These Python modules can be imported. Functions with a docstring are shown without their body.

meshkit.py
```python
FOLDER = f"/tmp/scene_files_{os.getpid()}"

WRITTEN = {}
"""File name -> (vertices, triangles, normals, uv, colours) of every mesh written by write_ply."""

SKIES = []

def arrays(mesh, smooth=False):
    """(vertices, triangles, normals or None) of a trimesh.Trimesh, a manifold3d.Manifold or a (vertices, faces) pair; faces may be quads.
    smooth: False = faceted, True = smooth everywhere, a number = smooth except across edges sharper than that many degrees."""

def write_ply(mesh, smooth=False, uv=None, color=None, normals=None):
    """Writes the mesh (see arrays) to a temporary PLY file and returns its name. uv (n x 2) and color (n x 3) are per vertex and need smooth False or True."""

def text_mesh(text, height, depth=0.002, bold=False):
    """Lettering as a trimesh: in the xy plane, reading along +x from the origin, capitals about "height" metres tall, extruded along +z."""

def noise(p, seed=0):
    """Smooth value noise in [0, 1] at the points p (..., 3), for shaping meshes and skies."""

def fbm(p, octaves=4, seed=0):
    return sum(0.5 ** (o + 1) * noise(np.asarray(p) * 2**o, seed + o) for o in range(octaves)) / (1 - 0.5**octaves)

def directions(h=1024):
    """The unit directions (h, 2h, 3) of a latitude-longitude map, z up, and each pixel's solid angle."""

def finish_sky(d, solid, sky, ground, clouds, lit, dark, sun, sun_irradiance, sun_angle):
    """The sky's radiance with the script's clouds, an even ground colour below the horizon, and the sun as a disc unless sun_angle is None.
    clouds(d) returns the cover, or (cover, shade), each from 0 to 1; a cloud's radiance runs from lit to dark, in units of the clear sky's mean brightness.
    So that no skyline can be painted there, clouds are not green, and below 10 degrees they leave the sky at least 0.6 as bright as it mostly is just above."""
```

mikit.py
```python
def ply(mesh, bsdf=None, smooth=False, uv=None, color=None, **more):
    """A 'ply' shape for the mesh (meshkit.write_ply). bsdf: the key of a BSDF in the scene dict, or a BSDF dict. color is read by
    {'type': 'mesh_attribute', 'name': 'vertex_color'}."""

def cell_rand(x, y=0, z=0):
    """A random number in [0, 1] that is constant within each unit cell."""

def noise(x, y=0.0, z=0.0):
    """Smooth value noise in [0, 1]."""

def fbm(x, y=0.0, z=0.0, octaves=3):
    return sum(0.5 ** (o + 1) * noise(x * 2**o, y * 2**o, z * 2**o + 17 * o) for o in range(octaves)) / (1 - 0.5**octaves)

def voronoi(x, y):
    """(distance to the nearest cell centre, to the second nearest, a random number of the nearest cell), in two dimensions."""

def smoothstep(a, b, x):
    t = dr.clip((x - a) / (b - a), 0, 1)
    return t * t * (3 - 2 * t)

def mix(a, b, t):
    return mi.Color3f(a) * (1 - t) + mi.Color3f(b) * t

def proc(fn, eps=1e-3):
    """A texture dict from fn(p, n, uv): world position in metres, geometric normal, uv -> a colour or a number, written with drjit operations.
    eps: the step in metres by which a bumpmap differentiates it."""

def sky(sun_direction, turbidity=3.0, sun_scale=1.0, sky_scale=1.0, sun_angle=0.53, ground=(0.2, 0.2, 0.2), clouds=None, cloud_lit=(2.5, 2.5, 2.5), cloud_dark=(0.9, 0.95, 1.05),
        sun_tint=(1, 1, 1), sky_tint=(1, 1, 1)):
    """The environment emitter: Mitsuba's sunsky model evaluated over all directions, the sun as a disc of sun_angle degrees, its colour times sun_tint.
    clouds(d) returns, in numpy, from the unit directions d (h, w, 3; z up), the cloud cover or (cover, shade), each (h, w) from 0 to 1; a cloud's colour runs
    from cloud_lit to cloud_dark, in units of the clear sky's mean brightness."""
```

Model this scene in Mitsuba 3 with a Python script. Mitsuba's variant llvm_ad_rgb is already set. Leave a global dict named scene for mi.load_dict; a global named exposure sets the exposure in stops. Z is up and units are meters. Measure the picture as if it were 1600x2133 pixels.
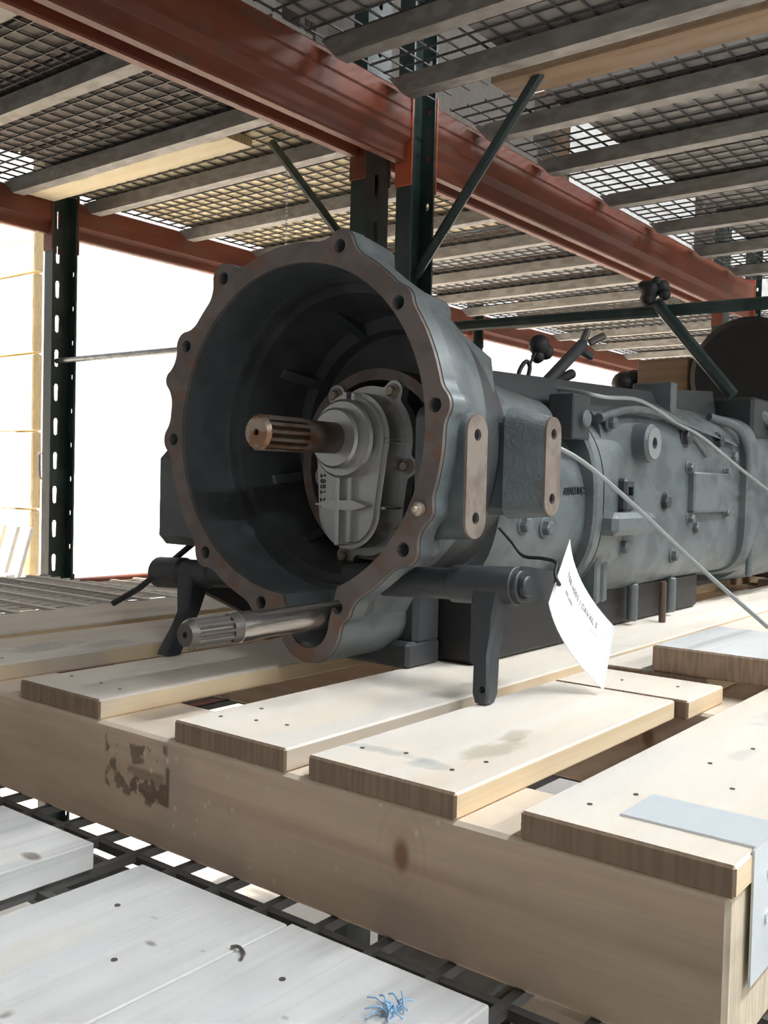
import math, random
import numpy as np, trimesh, manifold3d as m3, mitsuba as mi, drjit as dr, mikit, meshkit
from shapely.geometry import Polygon, Point, box as sbox, LineString
from shapely.ops import unary_union
random.seed(7); rng = np.random.default_rng(7)
T = mi.ScalarTransform4f
scene, labels = {}, {}
ZO = 1.5            # the camera's height above the floor; coordinates below are metres from the camera's foot point, z from its lens

# ------------------------------------------------------------------ camera, sky, lamps, exposure
exposure = 0.0
RIGHT, UP, FWD = np.array([.78606, .61770, .02449]), np.array([-.03901, .01000, .99919]), np.array([-.61696, .78635, -.03196])
scene['camera'] = {'type': 'perspective', 'fov': 2 * math.degrees(math.atan(800 / 2018.85)), 'fov_axis': 'x', 'near_clip': .01, 'far_clip': 500.,
                   'to_world': T().look_at(origin=[0, 0, ZO], target=[float(a) for a in FWD + [0, 0, ZO]], up=[float(a) for a in UP])}
SKY = 9.0
scene['sky'] = mikit.sky((-.21, -.22, .90), turbidity=4, sun_scale=11.0, sun_angle=3.0, sky_scale=SKY, ground=(.55, .54, .52),
                         clouds=lambda d: np.ones(d.shape[:2]), cloud_lit=(1., 1., 1.02), cloud_dark=(1., 1., 1.))
LAMP = 110.0
LAMPS = [(1.3, y) for y in (1.2, 3.6, 6.0)] + [(4.6, y) for y in (-1.6, 2.0, 5.4)]

# ------------------------------------------------------------------ helpers
def key_for(name, parent=None):
    base = (parent + '__' if parent else '') + name
    k, i = base, 0
    while k in scene or k in labels or any(s.startswith(k + '__') for s in ()):
        i += 1; k = f'{base}_{i:03d}'
    return k

def mesh_of(m):
    if isinstance(m, m3.Manifold):
        q = m.to_mesh(); return trimesh.Trimesh(np.array(q.vert_properties[:, :3], float), np.array(q.tri_verts), process=False)
    return m

def obj(name, mesh, mat, parent=None, smooth=False, label=None, cat=None, group=None, kind=None):
    k = key_for(name, parent)
    m = mesh_of(mesh); m = trimesh.Trimesh(m.vertices + [0, 0, ZO], m.faces, process=False)
    scene[k] = mikit.ply(m, mat, smooth=smooth)
    tag(k, label, cat, group, kind)
    return k

def tag(k, label=None, cat=None, group=None, kind=None):
    d = {a: b for a, b in (('label', label), ('category', cat), ('group', group), ('kind', kind)) if b}
    if d: labels[k] = d

def thing(name, label, cat, group=None):
    k = key_for(name); tag(k, label, cat, group); return k

def H(pts): return m3.Manifold.hull_points(np.asarray(pts, float))
def bx(x0, x1, y0, y1, z0, z1, c=0.0):
    if c <= 0: return H([(x, y, z) for x in (x0, x1) for y in (y0, y1) for z in (z0, z1)])
    P = []
    for sx, x in ((1, x0), (-1, x1)):
        for sy, y in ((1, y0), (-1, y1)):
            for sz, z in ((1, z0), (-1, z1)):
                P += [(x + sx * c, y + sy * c, z), (x + sx * c, y, z + sz * c), (x, y + sy * c, z + sz * c)]
    return H(P)
def frame(d):
    d = np.asarray(d, float); d = d / np.linalg.norm(d)
    a = np.cross(d, [0, 0, 1] if abs(d[2]) < .9 else [1, 0, 0]); a /= np.linalg.norm(a)
    return a, np.cross(d, a), d
def ring(c, d, r, n):
    a, b, _ = frame(d); t = np.arange(n) * 2 * np.pi / n
    return np.asarray(c, float) + r * (np.cos(t)[:, None] * a + np.sin(t)[:, None] * b)
def cyl(p0, p1, r0, r1=None, n=28):
    p0, p1 = np.asarray(p0, float), np.asarray(p1, float)
    return H(np.vstack([ring(p0, p1 - p0, r0, n), ring(p1, p1 - p0, r0 if r1 is None else r1, n)]))
def cylc(p0, p1, r, c=.002, n=28):     # chamfered ends
    p0, p1 = np.asarray(p0, float), np.asarray(p1, float); d = (p1 - p0) / np.linalg.norm(p1 - p0)
    return H(np.vstack([ring(p0, d, r - c, n), ring(p0 + d * c, d, r, n), ring(p1 - d * c, d, r, n), ring(p1, d, r - c, n)]))
def sph(c, r, n=20): return m3.Manifold.sphere(r, n).translate([float(a) for a in c])
def U(*ms): return m3.Manifold.batch_boolean(list(ms), m3.OpType.Add)
AX = {'xz': np.array([[1, 0, 0], [0, 0, 1], [0, 1, 0]]), 'yz': np.array([[0, 0, 1], [1, 0, 0], [0, 1, 0]]), 'xy': np.eye(3)}
def ext(poly, plane, a, b):
    """A shapely polygon in the plane, extruded from a to b along the third axis."""
    polys = [poly] if poly.geom_type == 'Polygon' else list(poly.geoms)
    rings = []
    for g in polys:
        for r in [g.exterior, *g.interiors]: rings.append(np.array(r.coords)[:-1])
    m = m3.CrossSection([r.tolist() for r in rings], m3.FillRule.EvenOdd).extrude(b - a).translate([0, 0, a])
    M = np.zeros((3, 4)); M[:, :3] = AX[plane]
    return m.transform(M)
def grid_mesh(rings, cap=True, closed=True):
    R = np.array(rings, float); k, n = R.shape[:2]
    V = R.reshape(-1, 3); F = []
    for i in range(k - 1):
        for j in range(n if closed else n - 1):
            a, b = i * n + j, i * n + (j + 1) % n
            F += [(a, b, b + n), (a, b + n, a + n)]
    V = list(V)
    if cap and closed:
        c0, c1 = len(V), len(V) + 1
        V += [R[0].mean(0), R[-1].mean(0)]
        for j in range(n):
            F += [(c0, (j + 1) % n, j), (c1, (k - 1) * n + j, (k - 1) * n + (j + 1) % n)]
    m = trimesh.Trimesh(np.array(V), np.array(F), process=False)
    if m.volume < 0 and closed: m.invert()
    return m
def solid(tm): return m3.Manifold(m3.Mesh(np.asarray(tm.vertices, np.float32), np.asarray(tm.faces, np.uint32)))
def sup(y, cx, cz, hw, hh, e, n=64):
    t = np.arange(n) * 2 * np.pi / n; c, s = np.cos(t), np.sin(t)
    return np.stack([cx + hw * np.sign(c) * np.abs(c) ** (2 / e), np.full(n, y), cz + hh * np.sign(s) * np.abs(s) ** (2 / e)], 1)
def loft(secs, n=64): return grid_mesh([sup(*s, n=n) for s in secs])
def spline(P, n=12):
    P = np.asarray(P, float); P = np.vstack([2 * P[0] - P[1], P, 2 * P[-1] - P[-2]]); out = []
    for i in range(1, len(P) - 2):
        for t in np.arange(n) / n:
            a, b, c, d = P[i - 1:i + 3]
            out.append(.5 * (2 * b + (c - a) * t + (2 * a - 5 * b + 4 * c - d) * t * t + (3 * b - a - 3 * c + d) * t ** 3))
    return np.array(out + [P[-2]])
def tube(P, r, n=10, flat=None):
    P = np.asarray(P, float); d = np.gradient(P, axis=0); rs = []
    a = frame(d[0])[0]
    for p, t in zip(P, d):
        t = t / np.linalg.norm(t); a = a - t * (a @ t); a /= np.linalg.norm(a); b = np.cross(t, a); q = np.arange(n) * 2 * np.pi / n
        rs.append(p + r * np.cos(q)[:, None] * a + (flat or r) * np.sin(q)[:, None] * b)
    return grid_mesh(rs)
def join(ms): return trimesh.util.concatenate([mesh_of(m) for m in ms])
def hexbolt(c, d, r, h, washer=True):
    c, d = np.asarray(c, float), np.asarray(d, float) / np.linalg.norm(d)
    m = H(np.vstack([ring(c, d, r, 6), ring(c + d * h * .85, d, r, 6), ring(c + d * h, d, r * .82, 6)]))
    return U(m, cylc(c - d * .001, c + d * h * .25, r * 1.35, .0006, 20)) if washer else m

# ------------------------------------------------------------------ materials
def pr(key, color, rough=.5, metal=0., **kw):
    b = {'type': 'principled', 'base_color': color if isinstance(color, dict) else {'type': 'rgb', 'value': list(color)}, 'roughness': rough, 'metallic': metal, **kw}
    scene[key] = {'type': 'twosided', 'bsdf': b}
N, FB, SS, MX, VO = mikit.noise, mikit.fbm, mikit.smoothstep, mikit.mix, mikit.voronoi
def wood(along, light, mid, dark, endc, stain=(.30, .31, .32), stain_amt=.5, knots=1.0, scale=1.0, top=None, top_amt=.7, spots=()):
    def fn(p, n, uv):
        u, a = (p.y, p.x) if along == 'y' else (p.x, p.y)
        end = dr.abs(n.y if along == 'y' else n.x) > .7
        b = p.z
        w = FB(u * 1.3, a * 5, b * 5) * .05
        g = FB((a + w) * 55 * scale, u * 1.6, (b + w) * 55 * scale)
        f = N(a * 420, u * 7, b * 420)
        col = MX(light, mid, SS(.35, .75, g)); col = MX(col, dark, SS(.62, .9, g) * .55 + SS(.6, 1., f) * .14)
        board = mikit.cell_rand(dr.floor(a * 7.1 + 50), 3)
        col = col * (.92 + .14 * board)
        d1, _, idk = VO(a * 4.5 + 11, u * 1.7 + b * 2)
        kn = SS(.11, .05, d1) * SS(.45, .6, idk) * knots
        col = MX(col, (.16, .075, .035), kn * .8)
        st = SS(.56, .74, FB(a * 13, u * 6, b * 3 + 4)) * stain_amt
        col = MX(col, stain, st * .55)
        ec = MX(endc, [c * .66 for c in endc], .55 * SS(.3, .8, N(a * 420, u, b * 25)) + .45 * FB(a * 40, u * 3, b * 60))
        if top is not None: col = dr.select(n.z > .7, MX(col, top, top_amt * (.7 + .3 * N(a * 40, u * 3))), col)
        for sx, sy, rx, ry, sc, sa in spots:
            q = dr.sqrt(dr.square((p.x - sx) / rx) + dr.square((p.y - sy) / ry)) + 1.1 * (FB(p.x * 70, p.y * 45, 2) - .5)
            col = MX(col, sc, SS(1.05, .35, q) * sa * SS(.2, .5, n.z))
        return dr.select(end, ec, col)
    return fn
GY, DK, BR = (.34, .35, .35), (.20, .18, .15), (.30, .21, .13)
SPOTS_M = [(-.47, .605, .05, .012, GY, .5), (-.42, .60, .03, .014, GY, .45), (-.405, .66, .018, .05, (.42, .37, .27), .6), (-.417, .72, .012, .03, (.40, .34, .24), .6), (-1.06, .675, .03, .06, GY, .5),
           (-1.03, .75, .02, .05, GY, .35), (-.25, .80, .012, .03, GY, .3), (-.27, .95, .014, .05, GY, .25), (-1.25, .95, .03, .10, GY, .3), (-.86, .70, .018, .05, GY, .25), (-1.09, 1.0, .02, .15, BR, .25)]
SPOTS_L = [(-.51, .409, .0075, .004, DK, .8), (-.503, .30, .006, .008, DK, .8), (-.38, .403, .004, .003, GY, .8), (-.476, .425, .003, .002, GY, .7), (-.539, .435, .006, .003, GY, .5), (-.70, .44, .012, .006, (.15, .11, .09), .8),
           (-.75, .40, .05, .06, (.55, .52, .44), .4), (-.53, .38, .014, .08, (.52, .53, .55), .35), (-.41, .40, .012, .07, (.55, .56, .58), .3), (-.56, .33, .02, .07, (.60, .57, .48), .4), (-.36, .36, .015, .05, (.55, .56, .58), .3)]
pr('m_board', mikit.proc(wood('y', (.75, .60, .40), (.69, .53, .335), (.52, .37, .21), (.27, .185, .125), knots=.25, stain_amt=.9, top=(.775, .74, .69), top_amt=.8, spots=SPOTS_M)), .75)
pr('m_grey_board', mikit.proc(wood('y', (.64, .64, .625), (.53, .53, .52), (.36, .345, .32), (.33, .235, .17), stain_amt=.6, knots=.4, spots=SPOTS_L)), .8)
def header_fn(p, n, uv):
    base = wood('x', (.64, .48, .35), (.56, .41, .295), (.42, .29, .205), (.66, .56, .42), stain=(.33, .27, .25), knots=0, stain_amt=.9, top=(.72, .64, .53), top_amt=.85)(p, n, uv)
    base = base * (.80 + .40 * FB(p.x * 7, 1, p.z * 26))
    z = p.z - ZO
    dk = dr.sqrt(dr.square((p.x + .4135) / .009) + dr.square((z + .2705) / .015))
    base = MX(base, (.19, .085, .04), SS(1.15, .35, dk) * .85); base = MX(base, (.26, .15, .08), SS(1.6, 1., dr.abs(dr.sin(dk * 2.6)) * .5 + dk * .5) * .14)
    # dark printed and smeared rectangle near the second board
    inx = SS(-.768, -.762, p.x) * SS(-.672, -.678, p.x); inz = SS(-.300, -.296, z + (p.x + .72) * .10) * SS(-.238, -.243, z)
    sm = SS(.5, .62, FB(p.x * 90, 2, z * 70)); edge = SS(.004, .001, dr.abs(p.x + .6745)) * SS(-.297, -.294, z) * SS(-.258, -.262, z)
    low = SS(-.735, -.725, p.x) * SS(-.676, -.682, p.x) * SS(-.296, -.292, z + (p.x + .7) * .1) * SS(-.266, -.27, z)
    base = MX(base, (.10, .065, .04), dr.clip(inx * inz * sm * .75 + edge * .8 + low * .5 * SS(.35, .5, FB(p.x * 60, 4, z * 60)), 0, .85))
    # faint pale flecks
    d1, _, idd = VO(p.x * 95, z * 70)
    fl = SS(.22, .12, d1) * SS(.72, .8, idd) * SS(.5, .62, N(p.x * 12, 5, z * 30)) * SS(.62, .5, dr.abs(p.x + .55) * 3)
    base = MX(base, (.66, .55, .40), fl * .9)
    return base
pr('m_header', mikit.proc(header_fn), .8)
def orange_fn(p, n, uv):
    d = FB(p.x * 9, p.y * 3, p.z * 14); c = MX((.165, .040, .018), (.118, .030, .015), SS(.4, .7, d))
    return MX(c, (.11, .06, .042), SS(.55, .8, FB(p.x * 30, p.y * 11, p.z * 30)) * .6)
pr('m_orange', mikit.proc(orange_fn), .52)
def green_fn(p, n, uv):
    return MX((.018, .036, .034), (.04, .06, .055), SS(.45, .8, FB(p.x * 20, p.y * 20, p.z * 6)))
pr('m_green', mikit.proc(green_fn), .38)
def galv_fn(p, n, uv):
    return MX((.34, .36, .36), (.25, .26, .26), SS(.35, .7, FB(p.x * 40, p.y * 40, p.z * 40)))
pr('m_galv', mikit.proc(galv_fn), .42, .7)
pr('m_channel', mikit.proc(lambda p, n, uv: MX((.27, .265, .25), (.19, .18, .165), SS(.3, .7, FB(p.x * 22, p.y * 40, p.z * 40)))), .55, .25)
pr('m_dusty_wire', (.40, .375, .34), .7)
pr('m_wire', (.20, .20, .195), .55, .2)
pr('m_wire_dark', (.07, .068, .065), .6)
def cast_fn(p, n, uv):
    g = FB(p.x * 25, p.y * 25, p.z * 25); c = MX((.105, .126, .133), (.074, .089, .096), SS(.35, .7, g))
    dust = dr.clip(n.z, 0, 1) * SS(.35, .7, FB(p.x * 14 + 3, p.y * 14, p.z * 14))
    return MX(MX(c, (.27, .29, .29), dust * .45), (.10, .07, .05), SS(.66, .8, FB(p.x * 60, p.y * 60, p.z * 60)) * .5)
def rough_fn(p, n, uv): return FB(p.x * 420, p.y * 420, p.z * 420, octaves=2) * .0009
scene['m_cast'] = {'type': 'twosided', 'bsdf': {'type': 'bumpmap', 'arbitrary': mikit.proc(rough_fn, eps=4e-4), 'scale': 1.0,
                   'bsdf': {'type': 'principled', 'base_color': mikit.proc(cast_fn), 'roughness': .38, 'metallic': 0., 'specular': .65, 'clearcoat': .5, 'clearcoat_gloss': .75}}}
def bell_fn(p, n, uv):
    inside = SS(.1845, .1825, dr.sqrt(dr.square(p.x + .748) + dr.square(p.z - ZO - .054))) * SS(.99, .98, p.y)  # shade of the bell cavity put into the colour within this radius
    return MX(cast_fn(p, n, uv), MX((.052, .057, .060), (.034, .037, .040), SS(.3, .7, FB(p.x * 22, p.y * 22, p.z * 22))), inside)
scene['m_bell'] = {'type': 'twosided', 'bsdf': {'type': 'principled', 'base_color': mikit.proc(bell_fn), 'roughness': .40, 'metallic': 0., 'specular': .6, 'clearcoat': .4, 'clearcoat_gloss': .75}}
pr('m_dark_cast', (.038, .043, .048), .42)
pr('m_black', (.012, .012, .013), .5)
def flange_fn(p, n, uv):
    g = FB(p.x * 30, p.y * 30, p.z * 30); c = MX((.19, .158, .148), (.145, .122, .115), SS(.35, .65, g))
    return MX(c, (.20, .10, .055), SS(.58, .75, FB(p.x * 55, p.y * 50, p.z * 55)) * .6)
pr('m_flange', mikit.proc(flange_fn), .5, .35)
def bare_fn(p, n, uv):
    return MX((.28, .235, .20), (.20, .16, .135), SS(.4, .75, FB(p.x * 60, p.y * 60, p.z * 40)))
pr('m_bare', mikit.proc(bare_fn), .42, .35)
pr('m_alu', (.56, .56, .56), .36, .75)
def rust_fn(p, n, uv):
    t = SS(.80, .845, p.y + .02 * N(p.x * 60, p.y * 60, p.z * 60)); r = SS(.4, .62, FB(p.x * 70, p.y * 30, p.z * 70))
    c = MX((.42, .34, .28), (.30, .155, .09), r)
    gr = SS(.0190, .0172, dr.sqrt(dr.square(p.x + .752) + dr.square(p.z - ZO - .049))) * SS(.810, .806, p.y) * SS(.736, .739, p.y)
    c = MX(c, (.05, .03, .02), gr * .9)
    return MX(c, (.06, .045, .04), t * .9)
pr('m_rusty_shaft', mikit.proc(rust_fn), .35, .6)
pr('m_steel', (.62, .58, .54), .22, .95)
pr('m_dull_steel', (.15, .135, .125), .4, .6)
pr('m_bolt', (.40, .34, .27), .38, .7)
pr('m_paper', (.86, .87, .88), .7)
pr('m_print', (.30, .31, .34), .7)
pr('m_zinc', (.66, .70, .72), .4, .15)
pr('m_strap', (.32, .35, .35), .4, .5)
pr('m_copper', (.11, .075, .055), .5, .3)
pr('m_connector', (.40, .085, .035), .45)
pr('m_pale', mikit.proc(wood('x', (.86, .74, .50), (.82, .68, .42), (.66, .46, .18), (.80, .66, .40), knots=.4, stain_amt=.1)), .8)
pr('m_lumber', mikit.proc(wood('x', (.96, .86, .60), (.93, .80, .53), (.80, .64, .38), (.6, .44, .25), knots=.5, stain_amt=.1)), .8)
pr('m_brown', mikit.proc(wood('x', (.30, .20, .125), (.24, .155, .095), (.16, .10, .06), (.24, .155, .09), stain_amt=.3)), .8)
pr('m_grey_load', mikit.proc(wood('x', (.34, .315, .29), (.28, .26, .24), (.18, .165, .15), (.28, .26, .23), stain_amt=.6)), .8)
pr('m_dark_load', mikit.proc(wood('x', (.115, .095, .083), (.095, .078, .068), (.06, .05, .04), (.1, .085, .07), stain_amt=.3)), .7)
def conc_fn(p, n, uv): return MX((.66, .65, .62), (.56, .55, .53), SS(.35, .7, FB(p.x * 1.5, p.y * 1.5, 1)))
pr('m_concrete', mikit.proc(conc_fn), .7)
pr('m_roof', (.30, .31, .32), .6)
pr('m_wall', (.70, .70, .68), .7)
pr('m_dim_wall', (.58, .575, .56), .7)
pr('m_inside_floor', (.30, .295, .28), .6)
pr('m_blue', (.30, .48, .66), .7)
pr('m_card', (.34, .27, .20), .8)
pr('m_lamp_body', (.7, .7, .7), .5)

# ------------------------------------------------------------------ the building: floor, roof, walls (open yard beyond the left racks)
Z_FLOOR = -ZO
def struct(name, mesh, mat): obj(name, mesh, mat, kind='structure')
struct('floor', bx(-160, 9, -120, 160, Z_FLOOR - .2, Z_FLOOR), 'm_concrete')
struct('ceiling', bx(-3.7, 9, -7, 16, 3.9, 4.0), 'm_roof')
struct('wall_right', bx(9, 9.1, -7, 16, Z_FLOOR, 3.9), 'm_dim_wall')
struct('added_wall_left', bx(-3.8, -3.7, -7, 1.15, Z_FLOOR, 3.9), 'm_dim_wall')  # unseen wall, added to keep yard light off the bell and header
struct('wall_front', bx(-3.7, 9, -7.1, -7, Z_FLOOR, 3.9), 'm_dim_wall')
struct('wall_back', bx(-3.7, 9, 16, 16.1, Z_FLOOR, 3.9), 'm_dim_wall')
for i, (x, y) in enumerate(LAMPS):
    t = thing('ceiling_lamp', ('first', 'second', 'third')[i % 3] + ' long ceiling lamp from the camera in the ' + ('row over the rack aisle' if i < 3 else 'row beyond the aisle'), 'lamp', 'ceiling lamps over the aisle')
    obj('housing', bx(x - .12, x + .12, y - .75, y + .75, 3.02, 3.12, .01), 'm_lamp_body', t)
    k = obj('diffuser', bx(x - .10, x + .10, y - .72, y + .72, 3.0, 3.02), 'm_lamp_body', t)
    scene[k]['emitter'] = {'type': 'area', 'radiance': {'type': 'rgb', 'value': [LAMP * .96, LAMP, LAMP * 1.03]}}
    for s in (-.5, .5): obj('hanger', cyl((x, y + s, 3.1), (x, y + s, 3.9), .006, n=8), 'm_wire', t)

# ------------------------------------------------------------------ racks
YF, YF2, YF0 = 1.86, 4.42, -.70
def post(x_front, sgn, y, z1, label, group=None, cat='rack post'):
    """C-section upright, its slotted front at x_front, opening towards sgn (+1: +x)."""
    t = thing('rack_upright', label, cat, group)
    D, W, th = .045, .095, .003
    z0 = Z_FLOOR
    a, b = sorted((x_front, x_front + sgn * th)); f = sbox(y, z0, y + W, z1); holes = []
    zz = -.30 + (.116 - (.116 * 20) % .116)
    zs = np.arange(-1.35, z1 - .05, .116)
    for z in zs:
        holes.append(Polygon([(y + W / 2 + dx, z + dz) for dx, dz in ((-.007, -.026), (0, -.031), (.007, -.026), (.0085, .02), (.005, .029), (-.005, .029), (-.0085, .02))]))
    obj('slotted_face', ext(f.difference(unary_union(holes)), 'yz', a, b), 'm_green', t)
    a, b = sorted((x_front, x_front + sgn * D))
    side = sbox(a, z0, b, z1); xm = (a + b) / 2 + sgn * .004
    small = unary_union([Polygon([(xm + dx, z + .055 + dz) for dx, dz in ((-.004, -.008), (.004, -.008), (.005, 0), (.004, .008), (-.004, .008), (-.005, 0))]) for z in zs])
    obj('side_face', ext(side, 'xz', y, y + th), 'm_green', t)
    obj('side_face', ext(side.difference(small), 'xz', y + W - th, y + W), 'm_green', t)
    a, b = sorted((x_front + sgn * (D - th), x_front + sgn * D))
    obj('lip', bx(a, b, y, y + .006, z0, z1), 'm_green', t); obj('lip', bx(a, b, y + W - .006, y + W, z0, z1), 'm_green', t)
    a, b = sorted((x_front - sgn * .005, x_front + sgn * (D + .03)))
    obj('base_plate', bx(a, b, y - .03, y + W + .03, z0, z0 + .01), 'm_green', t)
    return t
XA0, XA1, XB0, XB1 = -2.93, -1.545, -1.446, .03
post(XA0, 1, YF, 2.2, 'dark green slotted rack post standing alone at the left against the white yard')
post(XA1, -1, YF, 2.2, 'dark green rack post behind the bell housing, left one of the back-to-back pair')
post(XB0, 1, YF, 2.2, 'dark green rack post behind the bell housing, right one of the back-to-back pair')
post(XA0, 1, YF2, 2.2, 'distant dark green rack post beside the control levers at the far beam')
post(XB0, 1, YF2, 2.2, 'distant rack post at the far end of the long orange beam')
post(XA1, -1, YF2, 2.2, 'distant rack post hidden behind the end of the middle beam')
post(XB1, -1, YF, 2.2, 'front rack post at the aisle, right of the pallet')

def beam(name_label, x_face, sgn, y0, y1, z0, z1, thick=.055, conn=(True, True)):
    """Step beam: web at x_face, facing sgn; rounded lower edge; end connectors on the posts."""
    t = thing('rack_beam', name_label, 'rack beam')
    s = sgn; h = z1 - z0; step = .032
    P = [(-.015 * s, z0 + .004), (-.019 * s, z0), (-(thick - .004) * s, z0), (-thick * s, z0 + .004), (-thick * s, z1 - .003), (-(thick - .003) * s, z1),
         (-.004 * s, z1), (0, z1 - .004), (0, z0 + h * .38), (-.001 * s, z0 + h * .35), (-.013 * s, z0 + h * .26), (-.015 * s, z0 + h * .23)]
    obj('rail', ext(Polygon([(x_face + a, b) for a, b in P]), 'xz', y0, y1), 'm_orange', t, smooth=25)
    for ye, on, d in ((y0, conn[0], 1), (y1, conn[1], -1)):
        if not on: continue
        a, b = sorted((x_face - s * (thick + .003), x_face + s * .004))
        yy = sorted((ye, ye + d * .005))
        obj('connector_plate', bx(a, b, yy[0], yy[1], z0 - .055, z1 + .02, .001), 'm_connector' if x_face > -1.5 else 'm_orange', t)
        a, b = sorted((x_face - s * thick, x_face - s * (thick + .005))); yy = sorted((ye, ye - d * .045))
        obj('connector_hook_plate', bx(a, b, yy[0], yy[1], z0 - .055, z1 + .02, .001), 'm_connector' if x_face > -1.5 else 'm_orange', t)
    return t
# upper level
beam('near orange beam slanting down from the top left corner to the post pair', -1.402, 1, YF0, YF, .760, .918, .043)
beam('long orange beam running from the post pair into the right distance', -1.402, 1, YF + .095, YF2, .760, .918, .043)
beam('orange beam half hidden behind the near orange beam', -1.546, 1, YF0, YF, .800, .918, .043)
beam('orange beam half hidden behind the long right beam', -1.546, 1, YF + .095, YF2, .800, .918, .043)
beam('dull red far beam left of the lone slotted post', -2.886, 1, YF0, YF, .796, .918, .043)
beam('dull red far beam right of the lone slotted post, over the white yard', -2.886, 1, YF + .095, YF2, .796, .918, .043)
beam('dull red far beam beyond the second rack frame', -2.886, 1, YF2 + .095, 7.0, .796, .918, .043, (True, False))
# lower level, under the decks
for lab, xf, s, y0, y1 in (('orange beam under the lower deck behind the pallet', -1.402, 1, YF0, YF), ('orange beam under the lower deck beyond the frame', -1.402, 1, YF + .095, YF2),
                           ('orange beam under the left lower deck, inner side', -1.546, 1, YF0, YF), ('orange beam under the far edge of the left lower deck', -2.886, 1, YF0, YF),
                           ('orange beam under the far lower deck beyond the lone post', -2.886, 1, YF + .095, YF2)):
    beam(lab, xf, s, y0, y1, -.455, -.365, .043)
beam('orange aisle beam under the front edge of the pallet deck', -.028, -1, YF0, YF, -.455, -.365, .043)

def bar(name, label, cat, pts, r, mat='m_green', group=None, sq=False):
    k = obj(name, tube(np.array(pts, float), r, 8 if not sq else 4), mat, smooth=40 if not sq else False); tag(k, label, cat, group); return k
bar('rack_brace', 'thin grey horizontal brace between lone post and bell housing', 'brace', [(XA0 + .03, YF + .03, .377), (XA1 - .03, YF + .03, .371)], .0085, 'm_galv')
bar('rack_brace', 'dark diagonal brace rising left of the post pair', 'brace', [(-1.92, YF + .05, .918), (-1.56, YF + .05, .515)], .0125)
bar('rack_brace', 'green diagonal brace rising right of the post pair', 'brace', [(-1.42, YF + .05, .50), (-1.07, YF + .03, .912)], .0125)
bar('rack_brace', 'long green horizontal bar across the right background', 'brace', [(XB0 + .03, YF + .03, .367), (0., YF + .03, .345)], .0125)
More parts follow.
